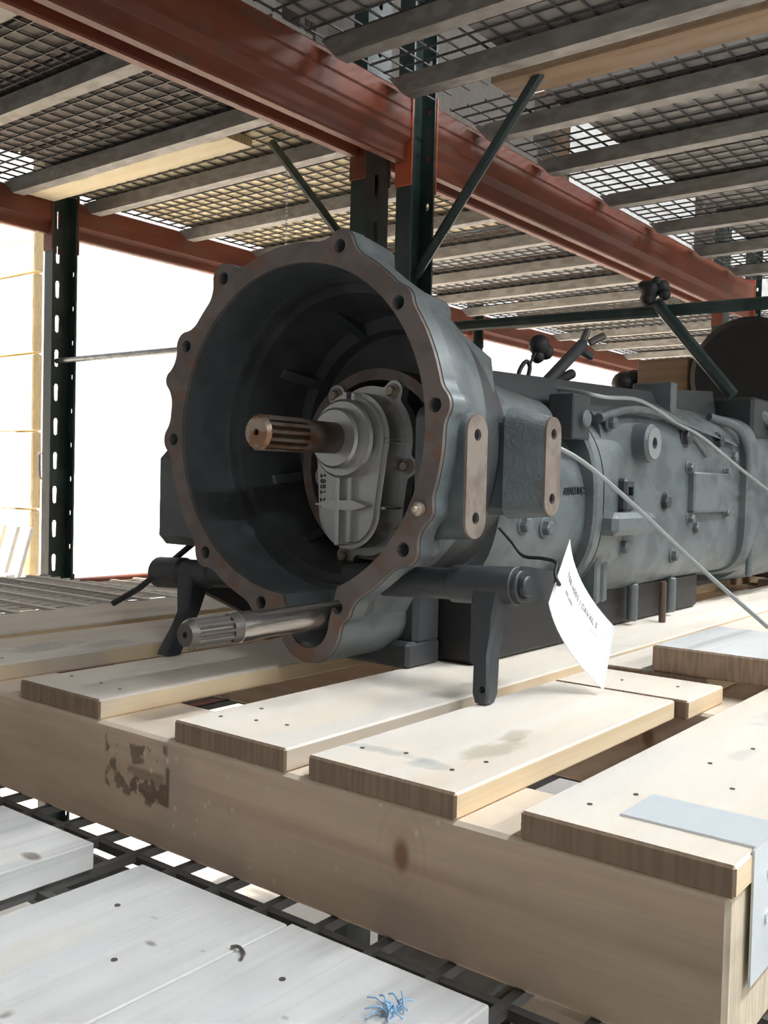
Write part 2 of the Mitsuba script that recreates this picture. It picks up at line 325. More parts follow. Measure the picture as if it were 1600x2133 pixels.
bar('rack_brace', 'short dark diagonal brace falling from the long green bar', 'brace', [(-.79, YF + .02, .372), (-.63, YF + .02, .18)], .0125)
m = U(*[sph((-.795 + dx, YF + .0 + dy, .395 + dz), r, 12) for dx, dy, dz, r in ((0, 0, 0, .02), (.02, .01, .004, .016), (-.014, 0, .008, .013), (.03, 0, -.012, .012), (-.005, 0, -.016, .016), (.012, 0, .016, .01))])
k = obj('cloth_knot', m, 'm_black', smooth=50); tag(k, 'black lumpy knot tied where the green bar crosses the orange beam', 'knot')

def deck(label, x0, x1, y0, y1, z, chans, wires_apart=False, pitch=.051, wr=.0019, ox=0., py=None, mat='m_wire_dark', bars=0):
    t = thing('wire_deck', label, 'wire deck')
    xs, ys = np.arange(x0 + .004 + ox, x1, pitch), np.arange(y0 + .01, y1, py or pitch)
    W = [bx(x - wr, x + wr, y0, y1, z - wr, z + wr) for x in xs] + [bx(x0, x1, y - wr, y + wr, z - 1.6 * wr, z + .4 * wr) for y in ys]
    if bars: W = [bx(x - wr, x + wr, y0, y1, z - 3 * wr, z - wr) for x in xs] + [bx(x0, x1, y - bars, y + bars, z - wr, z + wr) for y in ys]
    if wires_apart:
        for w in W: obj('wire', w, mat, t)
    else:
        k = obj('wire_mesh', join(W), mat, t, kind='stuff')
    for y in chans:
        c = [(y - .030, z - .010), (y - .020, z - .047), (y + .020, z - .047), (y + .030, z - .010), (y + .0265, z - .010), (y + .0175, z - .044), (y - .0175, z - .044), (y - .0265, z - .010)]
        obj('support_channel', ext(Polygon(c), 'yz', x0 + .035, x1 - .035), 'm_channel', t)
        for xe, d in ((x0 + .035, -1), (x1 - .035, 1)):
            obj('channel_tip', H([(xe, y - .028, z - .012), (xe, y + .028, z - .012), (xe, y - .02, z - .046), (xe, y + .02, z - .046), (xe + d * .03, y - .03, z - .010), (xe + d * .03, y + .03, z - .010), (xe + d * .03, y, z - .013)]), 'm_channel', t)
    return t
ZU = .925
deck('left upper wire deck seen from below, left of the post pair', -2.875, -1.56, .20, YF - .06, ZU, (.72, 1.02, 1.325, 1.705))
deck('left upper wire deck beyond the frame, lit pale yellow above', -2.875, -1.56, YF - .05, 3.00, ZU, (1.995, 2.41, 2.78))
deck('distant left upper wire deck under grey boards', -2.875, -1.56, 3.02, 4.36, ZU, (3.15, 3.55, 3.95, 4.3))
deck('second distant left upper wire deck near the control levers', -2.875, -1.56, 4.55, 7.0, ZU, (4.8, 5.3, 5.8, 6.3, 6.8))
deck('right upper wire deck overhead, right of the post pair', -1.395, -.03, .35, 1.93, ZU, (.75, 1.15, 1.55, 1.78))
deck('right upper wire deck overhead beyond the diagonal brace', -1.395, -.03, 2.0, 4.36, ZU, (2.14, 2.46, 2.86, 3.25, 3.65, 4.05))
ZD = -.336 - .0040
deck('lower wire deck under the wooden pallet', -1.395, -.03, -.449, 1.84, ZD, (.05, .505, .85, 1.45), wires_apart=True, pitch=.0545, ox=-.0130, py=.098, wr=.0038)
deck('lower wire deck beyond the frame behind the transmission', -1.395, -.03, 1.9, 4.36, ZD, (2.3, 3.0, 3.7), pitch=.0545, py=.098, wr=.0034)
deck('left lower wire deck beside the pallet, its wires seen edge on', -2.875, -1.56, .30, YF - .0, ZD, (.7, 1.2, 1.65), pitch=.0545, py=.098, wr=.003, mat='m_dusty_wire', bars=.009)
deck('far lower wire deck behind the lone post', -2.875, -1.56, YF + .14, 4.36, ZD - .035, (2.3, 3.0, 3.7), pitch=.0545, py=.098, wr=.003, mat='m_dusty_wire', bars=.009)

# loads on the upper decks
def slab_pallet(label, x0, x1, y0, y1, z, mat, n, cat='pallet', hh=.09, gap=.12):
    t = thing('stored_pallet', label, cat)
    w = (y1 - y0) / n
    for i in range(n): obj('bottom_board', bx(x0, x1, y0 + i * w + w * gap * .5, y0 + (i + 1) * w - w * gap * .5, z, z + .018), mat, t)
    for xx in (x0 + .02, (x0 + x1) / 2 - .03, x1 - .08): obj('stringer', bx(xx, xx + .06, y0, y1, z + .018, z + .018 + hh), mat, t)
    for i in range(n): obj('top_board', bx(x0, x1, y0 + i * w + .01, y0 + (i + 1) * w - .01, z + .018 + hh, z + .036 + hh), mat, t)
    return t
ZL = ZU + .004
slab_pallet('dark load lying on the left upper deck near the top left corner', -2.62, -1.60, 1.73-1.4, 1.73, ZL, 'm_dark_load', 9, gap=.06)
slab_pallet('pale yellow wooden pallet on the left upper deck', -2.83, -1.62, 1.74, 3.0, ZL, 'm_lumber', 8, gap=.03, hh=.05)
def crate(label, x0, x1, y0, y1, z0, z1, mat):  # crates added to block the white sky behind the upper mesh
    t = thing('sky_block_crate', label, 'crate')
    obj('body', bx(x0, x1, y0, y1, z0, z1, .004), mat, t)
    for x in (x0 + .02, x1 - .09):
        for y, e in ((y0 - .018, y0), (y1, y1 + .018)): obj('batten', bx(x, x + .07, y, e, z0, z1, .002), mat, t)
    for z in (z0 + .08, z1 - .15): obj('side_slat', bx(x1, x1 + .018, y0, y1, z, z + .07, .002), mat, t)
crate('added dark crate blocking the sky above the dark load of the left upper deck', -2.55, -1.66, .40, 1.68, ZL + .127, ZL + .95, 'm_dark_load')
crate('added dark crate blocking the sky above the pale yellow pallet of the left upper deck', -2.70, -1.70, 1.82, 2.95, ZL + .087, ZL + 1.0, 'm_dark_load')
k = obj('wood_plank', bx(-2.865, -1.935, 1.742, 1.850, .893, .9185, .002), 'm_lumber'); tag(k, 'bright yellow plank lying across the left upper deck beside a channel', 'plank')
slab_pallet('grey boards stored on the distant left upper deck', -2.80, -1.62, 3.1, 4.3, ZL, 'm_grey_board', 6, gap=.25, hh=.45)
slab_pallet('grey pallet stored on the second distant left deck', -2.80, -1.62, 4.7, 6.8, ZL, 'm_grey_board', 9, gap=.25, hh=.8)
slab_pallet('grey brown pallet overhead at the top right', -1.37, -.06, .4, 1.50, ZL, 'm_grey_load', 8, gap=.08)
slab_pallet('narrow grey brown pallet overhead between the top right plank and the post pair', -1.12, -.06, 1.52, 1.80, ZL, 'm_grey_load', 2, gap=.08)
slab_pallet('grey brown pallet overhead right of the diagonal brace', -1.16, -.06, 2.05, 3.3, ZL, 'm_grey_load', 9, gap=.08)
slab_pallet('grey brown pallet overhead in the right distance', -1.20, -.06, 3.4, 4.3, ZL, 'm_grey_load', 7, gap=.08)
k = obj('wood_plank', bx(-1.19, -.10, 1.865, 1.965, .895, .915, .002), 'm_brown'); tag(k, 'brown plank overhead at the top right, above the diagonal brace', 'plank')
k = obj('bead_chain', join([sph((-1.947, 2.0, .872 - .0115 * i), .0036, 8) for i in range(22)]), 'm_paper', smooth=50); tag(k, 'thin white bead chain hanging behind the top of the bell housing', 'chain')

# ------------------------------------------------------------------ main pallet
ZT, TB = -.215, .0196
pal = thing('wooden_pallet', 'large pale wooden pallet carrying the tractor transmission', 'pallet')
def board(x0, x1, y0, y1, mat='m_board', z=ZT, th=TB, parent=pal, nails=()):
    b = bx(x0, x1, y0, y1, z - th, z, .0018)
    k = obj('deck_board', b, mat, parent)
    for nx, ny in nails: obj('nail', cyl((nx, ny, z - .002), (nx, ny, z + .0006), .0019, n=8), 'm_dull_steel', k)
    return k
B = [(-1.345, -1.185, .556, 2.34), (-1.150, -.998, .556, 2.34), (-.911, -.775, .556, 2.34), (-.666, -.530, .556, 2.34), (-.506, -.367, .556, .954),
     (-.506, -.355, .958, 1.062), (-.520, -.380, 1.085, 2.34), (-.316, -.175, .556, 2.34)]
NAILS = {0: [(-1.30, .59), (-1.22, .60)], 1: [(-1.11, .59), (-1.03, .605)], 2: [(-.888, .602), (-.838, .603), (-.80, .598)], 3: [(-.645, .592), (-.64, .638), (-.581, .611), (-.612, .604)],
         4: [(-.487, .600), (-.452, .612), (-.40, .60), (-.392, .635)], 5: [(-.45, 1.01), (-.39, 1.02)], 7: [(-.287, .599), (-.272, .640), (-.225, .70), (-.26, .753), (-.248, .82)]}
for i, (a, b, c, d) in enumerate(B):
    nl = NAILS.get(i, [])
    board(a, b, c, d, nails=nl)
hd = m3.Manifold(); hd = bx(-1.36, -.178, .557, .659, -.336, ZT - TB, .003)
obj('header_beam', hd, 'm_header', pal)
for y in (1.0, 1.55): obj('cross_beam', bx(-1.36, -.19, y, y + .10, -.336, ZT - TB, .003), 'm_header', pal)
obj('cross_beam', bx(-1.36, -.19, 2.24, 2.34, -.336, ZT - TB, .003), 'm_header', pal)
# sheet steel corner strap on the right board
cb = obj('corner_bracket', U(bx(-.262, -.1735, .592, .645, ZT, ZT + .0016), bx(-.1750, -.1735, .585, .66, -.296, ZT + .0016)), 'm_zinc', pal, label='bent galvanised steel plate folded over the corner')
for z, y in ((-.235, .615), (-.262, .612), (-.28, .63)): obj('screw', cyl((-.1736, y, z), (-.1722, y, z), .004, n=10), 'm_zinc', cb)
# lower pallet in front
lp = thing('wooden_pallet', 'lower pallet of whitish boards in the bottom left corner', 'pallet')
ZLW = -.312
for a, b in ((-.83, -.688), (-.622, -.4612), (-.4600, -.297)):
    y1 = .492 + random.uniform(-.003, .003)
    k = obj('deck_board', bx(a, b, -.35, y1, ZLW - .0225, ZLW, .001), 'm_grey_board', lp)
    for f, e in ((.3, .06), (.7, .11)): obj('nail', cyl((a + (b - a) * f, y1 - e, ZLW - .001), (a + (b - a) * f, y1 - e, ZLW + .0006), .0022, n=8), 'm_dull_steel', k)
k = obj('bent_nail', tube(spline([(-.464, .4388, ZLW + .0015), (-.460, .4415, ZLW + .002), (-.452, .439, ZLW + .0015), (-.447, .432, ZLW + .0015)], 5), .0011, 6), 'm_dull_steel'); tag(k, 'thin dark bent nail lying on the lower white boards', 'nail')
fr = []
for i in range(26):
    p = np.array([-.333, .446, ZLW + .002]) + rng.normal(0, [.004, .004, .001]); d = rng.normal(0, 1, 3) * [.006, .006, .004]; d[2] = abs(d[2])
    fr.append(tube(spline([p, p + d * .6 + [0, 0, .003], p + d * 1.2], 4), .0006, 5))
k = obj('blue_twine', join(fr), 'm_blue'); tag(k, 'frayed tuft of pale blue twine on the lower white boards', 'twine')
# loose plank across the pallet at right, pallet behind
k = obj('loose_plank', bx(-.447, .02, 1.085, 1.30, ZT + .0005, ZT + .031, .002), 'm_grey_board'); tag(k, 'short grey plank lying across the pallet at the right edge', 'plank')
p2 = thing('wooden_pallet', 'pallet behind the transmission at the right edge', 'pallet')
for i in range(6):
    a = -1.3 + i * .19
    obj('deck_board', bx(a, a + .14, 2.40, 3.5, ZT - TB, ZT, .002), 'm_board', p2)
for y in (2.42, 2.95, 3.38): obj('cross_beam', bx(-1.31, -.2, y, y + .09, -.336, ZT - TB, .002), 'm_header', p2)

# ------------------------------------------------------------------ the transmission
CX, CZ = -.748, .054
tr = thing('tractor_transmission', 'grey cast tractor transmission with big open bell housing on the pallet', 'transmission')
YB = .782
HOLES = [(-.682, .248), (-.602, .181), (-.553, .076), (-.588, -.069), (-.674, -.136), (-.789, -.142), (-.885, -.091), (-.947, .045), (-.926, .158), (-.862, .233)]
DOWEL = (-.568, -.027); LOBE = (-.716, -.155)
outer = unary_union([Point(CX, CZ).buffer(.2065, 48)] + [Point(*h).buffer(.0185, 16) for h in HOLES] + [Point(*DOWEL).buffer(.016, 16), Point(-.952, .118).buffer(.012)])
outer = outer.buffer(.03, 12).buffer(-.03, 12)
lobe_out = unary_union([Point(*LOBE).buffer(.047, 24), Polygon([(-.80, -.10), (-.64, -.10), (-.675, -.16), (-.757, -.16)])])
outer = unary_union([outer, lobe_out]).buffer(.012, 8).buffer(-.012, 8)
inner = unary_union([Point(CX, CZ).buffer(.1835, 64), Point(*LOBE).buffer(.030, 24), Polygon([(LOBE[0] - .03, LOBE[1]), (LOBE[0] + .03, LOBE[1]), (LOBE[0] + .045, -.10), (LOBE[0] - .05, -.10)])])
hole_p = unary_union([Point(*h).buffer(.0075, 14) for h in HOLES])
obj('mating_flange', ext(outer.buffer(-.001).difference(inner).difference(hole_p), 'xz', YB, YB + .005), 'm_flange', tr, label='brownish bare machined flange with bolt holes')
shell = [ext(outer, 'xz', YB + .005, YB + .027)]
shell.append(solid(loft([(YB + .01, CX, CZ, .2025, .2025, 2), (.83, CX, CZ, .201, .201, 2), (.87, CX, CZ, .192, .193, 2), (.92, CX, CZ - .003, .176, .178, 2.05), (.97, CX, CZ - .015, .160, .160, 2.2), (1.02, CX, -.005, .150, .150, 2.5)], 96)))
for hx, hz in HOLES:
    d = np.array([hx - CX, hz - CZ]); d /= np.linalg.norm(d)
    L = .075 if hz > .15 else .045
    shell.append(H(np.vstack([ring((hx, YB + .02, hz), (0, 1, 0), .0185, 20), ring((hx - d[0] * .004, YB + L, hz - d[1] * .004), (0, 1, 0), .017, 20), ring((hx - d[0] * .04, YB + L + .02, hz - d[1] * .04), (0, 1, 0), .018, 12), ring((hx - d[0] * .03, YB + .02, hz - d[1] * .03), (0, 1, 0), .02, 12)])))
shell.append(ext(lobe_out, 'xz', YB + .005, .90))
cav = U(cyl((CX, YB - .02, CZ), (CX, .872, CZ), .1835, .176, 64), cyl((CX, .871, CZ), (CX, .958, CZ), .166, .152, 64), cyl((CX, .957, CZ), (CX, .972, CZ), .135, .13, 48),
        ext(inner, 'xz', YB - .02, .86), cyl((LOBE[0], .85, LOBE[1]), (LOBE[0], .895, LOBE[1]), .03, .022))
bell = U(*shell) - cav
for h in HOLES: bell = bell - cyl((h[0], YB, h[1]), (h[0], YB + .06, h[1]), .0075, n=14)
bell = bell - H(np.vstack([ring((-.90, .895, -.04), (1, 0, 0), .022, 20), ring((-.93, .895, -.04), (1, 0, 0), .022, 20)]))
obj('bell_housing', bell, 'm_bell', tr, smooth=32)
# ribs and ring inside the bell
rb = [H([(CX + r * math.cos(a) + dx * -math.sin(a), y, CZ + r * math.sin(a) + dx * math.cos(a)) for r, y in ((.13, .968), (.16, .968), (.158, .91), (.165, .90)) for dx in (-.006, .006)]) for a in (2.6, 3.5, 4.1, 1.9)]
for q in rb: obj('inner_rib', q, 'm_dark_cast', tr)  # ribs coloured dark to go with the painted cavity shade
ringm = cyl((CX, .93, .02), (CX, .972, .02), .118, n=56) - cyl((CX, .925, .02), (CX, .98, .02), .104, n=56)
obj('bottom_box', bx(-.742, -.665, .865, .955, -.135, -.100, .003), 'm_dark_cast', tr)
obj('bearing_ring', ringm, 'm_flange', tr, smooth=32)
# front cover: keyhole shaped aluminium cover with stepped boss, ribs and bolts
CC = (-.752, .049)
cov = unary_union([Point(*CC).buffer(.057, 32), Point(-.755, -.035).buffer(.048, 32), Polygon([(-.809, .049), (-.695, .049), (-.707, -.035), (-.803, -.035)])])
CB = [(-.806, .106), (-.716, .108), (-.692, .018), (-.702, -.062), (-.786, -.095), (-.826, .004)]
flg = unary_union([cov.buffer(.010)] + [Point(*c).buffer(.0135, 16) for c in CB]).buffer(.008).buffer(-.008)
parts = [ext(flg, 'xz', .925, .938), ext(cov, 'xz', .893, .93), ext(cov.buffer(-.006), 'xz', .889, .90)]
parts += [cylc((CC[0], .872, CC[1]), (CC[0], .90, CC[1]), .047, .003, 48), cylc((CC[0], .858, CC[1]), (CC[0], .88, CC[1]), .036, .003, 40)]
parts += [bx(-.764, -.757, .876, .892, -.079, .01, .0015), bx(-.748, -.742, .880, .892, -.075, .008, .0015)]
parts += [ext(Polygon([(-.797, -.030), (-.770, -.0245), (-.735, -.024), (-.715, -.030), (-.735, -.036), (-.770, -.0355)]), 'xz', .877, .892)]
parts += [bx(-.705, -.698, .892, .927, -.034, -.030, .001), bx(-.755, -.749, .876, .9, .095, .105, .001), bx(-.745, -.740, .880, .9, .093, .104, .001), bx(-.70, -.694, .89, .927, .044, .050, .001)]
cover = U(*parts)
fc = obj('front_cover', cover, 'm_alu', tr, smooth=30, label='silver aluminium cover around the input shaft')
obj('cover_standoff', ext(flg.buffer(-.004), 'xz', .937, .975), 'm_dark_cast', tr)
for c in CB:
    obj('cover_bolt', hexbolt((c[0], .925, c[1]), (0, -1, 0), .0068, .009), 'm_bolt', fc, smooth=25)
tm = meshkit.text_mesh('1851 12', .0075, .0006); V = tm.vertices.copy()
tm.vertices = np.stack([-.797 + V[:, 1] , .8886 - V[:, 2], .008 - V[:, 0]], 1)
obj('stamped_number', tm, 'm_black', fc)
# input shaft with splines
def splined(p0, L, r, n, dep, y0=None):
    pts = []
    for i in range(n * 4):
        a = 2 * math.pi * i / (n * 4); rr = r if i % 4 in (0, 1) else r - dep; pts.append((p0[0] + rr * math.cos(a), p0[2] + rr * math.sin(a)))
    return ext(Polygon(pts), 'xz', p0[1], p0[1] + L)
s = U(splined((CC[0], .737, CC[1]), .070, .0197, 13, .0034), cyl((CC[0], .733, CC[1]), (CC[0], .738, CC[1]), .0165, .0195), cyl((CC[0], .80, CC[1]), (CC[0], .87, CC[1]), .0185, n=32)) - cyl((CC[0], .72, CC[1]), (CC[0], .741, CC[1]), .0015, .005, 16)
obj('input_shaft', s, 'm_rusty_shaft', tr, smooth=12, label='rusty splined input shaft')
LS = (-.703, -.149)
ps = obj('lower_drive_shaft', U(cylc((LS[0], .668, LS[1]), (LS[0], .93, LS[1]), .0146, .002, 36), cylc((LS[0], .662, LS[1]), (LS[0], .683, LS[1]), .0157, .001, 36)), 'm_steel', tr, smooth=30, label='bright polished lower shaft')
s = U(splined((LS[0], .604, LS[1]), .05, .0152, 11, .0030), cyl((LS[0], .598, LS[1]), (LS[0], .605, LS[1]), .0112, .0150), cyl((LS[0], .65, LS[1]), (LS[0], .669, LS[1]), .0150, n=32)) - cyl((LS[0], .59, LS[1]), (LS[0], .603, LS[1]), .0012, .004, 14)
obj('splined_end', s, 'm_dull_steel', ps, smooth=12)
obj('dowel_stud', U(cylc((*[DOWEL[0]], YB - .010, DOWEL[1]), (DOWEL[0], YB + .002, DOWEL[1]), .0072, .003, 20), sph((DOWEL[0], YB - .010, DOWEL[1]), .004, 12)), 'm_bolt', tr, smooth=40)
# main gear case behind the bell
obj('intermediate_case', loft([(.985, CX, -.005, .150, .150, 2.4), (1.02, CX, -.015, .148, .146, 2.6), (1.08, CX, -.022, .146, .142, 2.9), (1.15, CX, -.030, .146, .133, 2.3), (1.215, CX, -.032, .146, .132, 2.2)]), 'm_cast', tr, smooth=32)
obj('case_shoulder', H(np.vstack([sup(.975, CX, .05, .135, .095, 3, 40), sup(1.13, CX, .045, .142, .075, 4, 40), sup(1.155, CX, .045, .132, .066, 4, 40)])), 'm_cast', tr, smooth=32)
obj('joint_flange', U(solid(loft([(1.213, CX, -.022, .158, .143, 2.6), (1.217, CX, -.022, .162, .147, 2.6), (1.235, CX, -.022, .162, .147, 2.6)])), solid(loft([(1.238, CX, -.022, .162, .147, 2.6), (1.285, CX, -.022, .161, .147, 2.7), (1.33, CX, -.02, .150, .145, 3.6)]))), 'm_cast', tr, smooth=32)
rear = loft([(1.26, CX, -.018, .146, .142, 5), (1.40, CX, -.018, .148, .144, 6), (1.60, CX, -.014, .148, .144, 6), (1.86, CX, -.012, .148, .146, 6)])
obj('rear_case', rear, 'm_cast', tr, smooth=32)
obj('rear_flange', U(solid(loft([(1.845, CX, -.012, .160, .150, 5), (1.855, CX, -.012, .166, .155, 5), (1.895, CX, -.012, .166, .155, 5)]))), 'm_cast', tr, smooth=32)
# upper rim of the rear case, sloping panel and fin
obj('top_rim', tube(spline([(-.604, 1.25, .095), (-.603, 1.33, .112), (-.602, 1.43, .118), (-.601, 1.52, .108), (-.600, 1.60, .088), (-.599, 1.66, .060)], 6), .007, 10), 'm_cast', tr, smooth=40)
obj('bell_gusset', H([(-.596, .85, .178), (-.598, .955, .144), (-.592, .955, .105), (-.600, .86, .135), (-.68, .86, .12), (-.68, .95, .10), (-.622, .85, .192), (-.64, .955, .158)]) - cav, 'm_cast', tr)
obj('sloping_panel', H([(-.60, 1.50, .112), (-.60, 1.84, .085), (-.68, 1.52, .150), (-.68, 1.86, .150), (-.62, 1.50, .10), (-.62, 1.84, .07)]), 'm_cast', tr)
obj('side_shelf', H([(-.602, 1.50, .112), (-.590, 1.50, .106), (-.602, 1.80, .085), (-.590, 1.80, .079), (-.66, 1.52, .145), (-.66, 1.82, .138), (-.66, 1.52, .135), (-.66, 1.82, .128)]), 'm_cast', tr)
obj('upright_fin', bx(-.70, -.630, 1.575, 1.60, .10, .178, .002), 'm_cast', tr)
obj('top_cover', H([(-.85, 1.00, .10), (-.645, 1.00, .10), (-.85, 1.05, .146), (-.66, 1.06, .144), (-.85, 1.60, .165), (-.655, 1.55, .16), (-.645, 1.22, .128), (-.645, 1.25, .11), (-.85, 1.62, .11), (-.65, 1.62, .11)]), 'm_dark_cast', tr, smooth=25)
obj('top_plate', H([(-.84, 1.66, .13), (-.66, 1.66, .13), (-.84, 1.88, .13), (-.66, 1.88, .13), (-.83, 1.67, .175), (-.67, 1.67, .175), (-.83, 1.88, .19), (-.67, 1.88, .19)]), 'm_dark_cast', tr)
br = obj('side_bracket', U(bx(-.635, -.597, 1.160, 1.210, .062, .122, .002), ), 'm_dark_cast', tr)
obj('bracket_bolt', cylc((-.60, 1.19, .090), (-.590, 1.19, .090), .012, .002, 20), 'm_cast', br, smooth=30)
# side mounting pads
def pad(y0, y1, z0, z1, xf, blk):
    c = (y0 + y1) / 2; r = (y1 - y0) / 2
    sh = unary_union([Point(c, z0 + r).buffer(r, 20), Point(c, z1 - r).buffer(r, 20), sbox(y0, z0 + r, y1, z1 - r)])
    hs = unary_union([Point(c, z0 + r * 1.1).buffer(.0062, 16), Point(c, z1 - r * 1.1).buffer(.0062, 16)])
    k = obj('mounting_block', blk - ext(hs, 'yz', xf - .03, xf + .01), 'm_cast', tr, smooth=32)
    obj('pad_face', ext(sh.buffer(-.0008).difference(hs), 'yz', xf, xf + .003), 'm_bare', k, label='bare brownish pad face with two bolt holes')
def rblk(y0, y1, z0, z1, x0, x1, yb0, yb1):
    r = .016
    a = [ring((x1, y, z), (1, 0, 0), (y1 - y0) / 2, 20) for y in ((y0 + y1) / 2,) for z in (z0 + (y1 - y0) / 2, z1 - (y1 - y0) / 2)]
    b = [ring((x0, y, z), (1, 0, 0), r, 16) for y in (yb0 + r, yb1 - r) for z in (z0 + r - .004, z1 - r + .01)]
    return H(np.vstack(a + b))
pad(.806, .845, -.057, .070, -.533, rblk(.806, .845, -.057, .070, -.60, -.533, .815, .89))
pad(.966, 1.003, -.036, .078, -.533, U(bx(-.66, -.555, .955, 1.003, -.036, .078, .008), rblk(.966, 1.003, -.036, .078, -.575, -.533, .95, 1.005)))
obj('mounting_block', U(bx(-1.055, -.93, .84, .895, -.092, .035, .012), bx(-.97, -.88, .84, .895, -.092, -.06, .008) - cav), 'm_cast', tr, smooth=32)
# rear case details
bs = obj('round_boss', (cylc((-.61, 1.385, .066), (-.578, 1.385, .066), .029, .004, 32) - cyl((-.60, 1.385, .066), (-.57, 1.385, .066), .009, n=16)), 'm_cast', tr, smooth=32)
obj('boss_face', cyl((-.5785, 1.385, .066), (-.577, 1.385, .066), .024, n=28) - cyl((-.59, 1.385, .066), (-.57, 1.385, .066), .009, n=16), 'm_strap', bs, smooth=30)
cp = obj('cover_plate', bx(-.606, -.588, 1.585, 1.755, -.040, .028, .003), 'm_cast', tr)
for y, z in ((1.58, .035), (1.76, .03), (1.765, -.042), (1.59, -.05)): obj('plate_bolt', hexbolt((-.601, y, z), (1, 0, 0), .008, .012), 'm_cast', cp, smooth=25)
obj('side_lug', bx(-.61, -.565, 1.235, 1.375, -.068, -.036, .008), 'm_cast', tr)
for y, z, r in ((1.295, -.012, .009), (1.335, -.088, .010), (1.485, -.022, .012), (1.62, -.066, .010), (1.28, .09, .009), (1.53, -.11, .009), (1.567, .085, .014), (1.10, -.055, .010), (1.045, -.05, .010), (1.72, .085, .012), (1.80, .06, .010)):
    obj('case_bolt', hexbolt((-.603, y, z), (1, 0, 0), r, .012), 'm_cast' if r < .012 else 'm_dark_cast', tr, smooth=25)
obj('corner_clip', bx(-.605, -.575, 1.285, 1.315, -.035, .012, .004) - bx(-.59, -.56, 1.292, 1.308, -.012, .0), 'm_dark_cast', tr)
tm = meshkit.text_mesh('40MTC', .010, .0012); V = tm.vertices.copy(); zc = -.013
tm.vertices = np.stack([-.6032 + V[:, 2] * 2.2, 1.148 + V[:, 0] * 1.25, zc + V[:, 1] + V[:, 0] * .04], 1)
obj('cast_lettering', tm, 'm_dark_cast', tr)
obj('lower_rib', U(bx(-.64, -.598, 1.245, 1.262, -.165, -.06, .003), bx(-.64, -.602, 1.275, 1.292, -.165, -.10, .003)), 'm_cast', tr)
# sump, feet and supports
obj('oil_pan', U(bx(-.87, -.635, 1.25, 1.74, -.2145, -.15, .006)), 'm_black', tr)
obj('support_foot', bx(-.87, -.61, .955, 1.22, -.2145, -.13, .006), 'm_black', tr)
obj('support_foot', U(bx(-.775, -.655, .885, .95, -.2145, -.185, .004), bx(-.70, -.655, .90, .95, -.19, -.12, .006)), 'm_dark_cast', tr)
for y in (1.425, 1.58): obj('stud', cylc((-.622, y, -.208), (-.622, y, -.15), .0085, .002, 16), 'm_cast', tr, smooth=30)
obj('stud', cyl((-.60, 1.492, -.2145), (-.60, 1.492, -.15), .0055, n=12), 'm_copper', tr, smooth=30)
obj('stud', cylc((-.59, 1.885, -.165), (-.59, 1.885, -.10), .0065, .002, 14), 'm_cast', tr, smooth=30)
# clutch cross shaft with two levers
ax = lambda x: np.array([x, .84, -.103 - (x + .52) * -.052])
cs = obj('clutch_cross_shaft', U(cylc(ax(-.99), ax(-.86), .0165, .001, 28), cylc(ax(-1.045), ax(-.985), .0205, .005, 28), cylc(ax(-.985), ax(-.93), .0182, .002, 28)), 'm_dark_cast', tr, smooth=32)
hub = U(cylc(ax(-.563), ax(-.487), .0195, .001, 32), cylc(ax(-.66), ax(-.563), .0165, .001, 28), cylc(ax(-.49), ax(-.481), .016, .001, 28) - cyl(ax(-.485), ax(-.47), .0125, n=20), cylc(ax(-.49), ax(-.474), .0105, .0015, 20))
obj('shaft_hub', hub, 'm_dark_cast', cs, smooth=32)
def arm(P, w, d, k=.003):
    segs = []
    for (p, a, b), (q, c, e) in zip(P[:-1], P[1:]):
        segs.append(H([(p[0] + sx * a * (1 if i else .75), p[1] + sy * b * (.75 if i else 1), p[2]) for sx in (-1, 1) for sy in (-1, 1) for i in (0, 1)] + [(q[0] + sx * c * (1 if i else .75), q[1] + sy * e * (.75 if i else 1), q[2]) for sx in (-1, 1) for sy in (-1, 1) for i in (0, 1)]))
    return U(*segs)
la = arm([((-.514, .838, -.108), .017, .017), ((-.514, .832, -.128), .015, .016), ((-.510, .826, -.150), .010, .013), ((-.506, .815, -.168), .009, .012), ((-.500, .804, -.205), .0095, .010), ((-.499, .802, -.2135), .007, .008)], 0, 0)
la = la - cyl((-.498, .78, -.200), (-.498, .83, -.200), .0035, n=12)
obj('clutch_lever', la, 'm_dark_cast', cs, smooth=25)
lb = arm([((-.970, .838, -.128), .016, .017), ((-.966, .832, -.150), .014, .015), ((-.955, .818, -.172), .010, .012), ((-.945, .800, -.188), .0095, .012), ((-.918, .760, -.208), .0105, .012), ((-.912, .752, -.2135), .0105, .011)], 0, 0)
obj('clutch_lever', lb, 'm_dark_cast', cs, smooth=25)
ra = H(np.vstack([ring((-.965, .85, -.135), (1, 0, 0), .016, 20), ring((-.950, .85, -.135), (1, 0, 0), .016, 20), ring((-.965, .945, -.185), (1, 0, 0), .011, 20), ring((-.950, .945, -.185), (1, 0, 0), .011, 20)])) - cyl((-.98, .942, -.183), (-.93, .942, -.183), .0055, n=14)
obj('rear_arm', ra, 'm_dark_cast', cs, smooth=30)
ra = H(np.vstack([ring((-.492, .85, -.10), (1, 0, 0), .018, 20), ring((-.482, .85, -.10), (1, 0, 0), .018, 20), ring((-.492, .905, -.104), (1, 0, 0), .014, 20), ring((-.482, .905, -.104), (1, 0, 0), .014, 20)]))
obj('rear_arm', ra, 'm_dark_cast', cs, smooth=30)
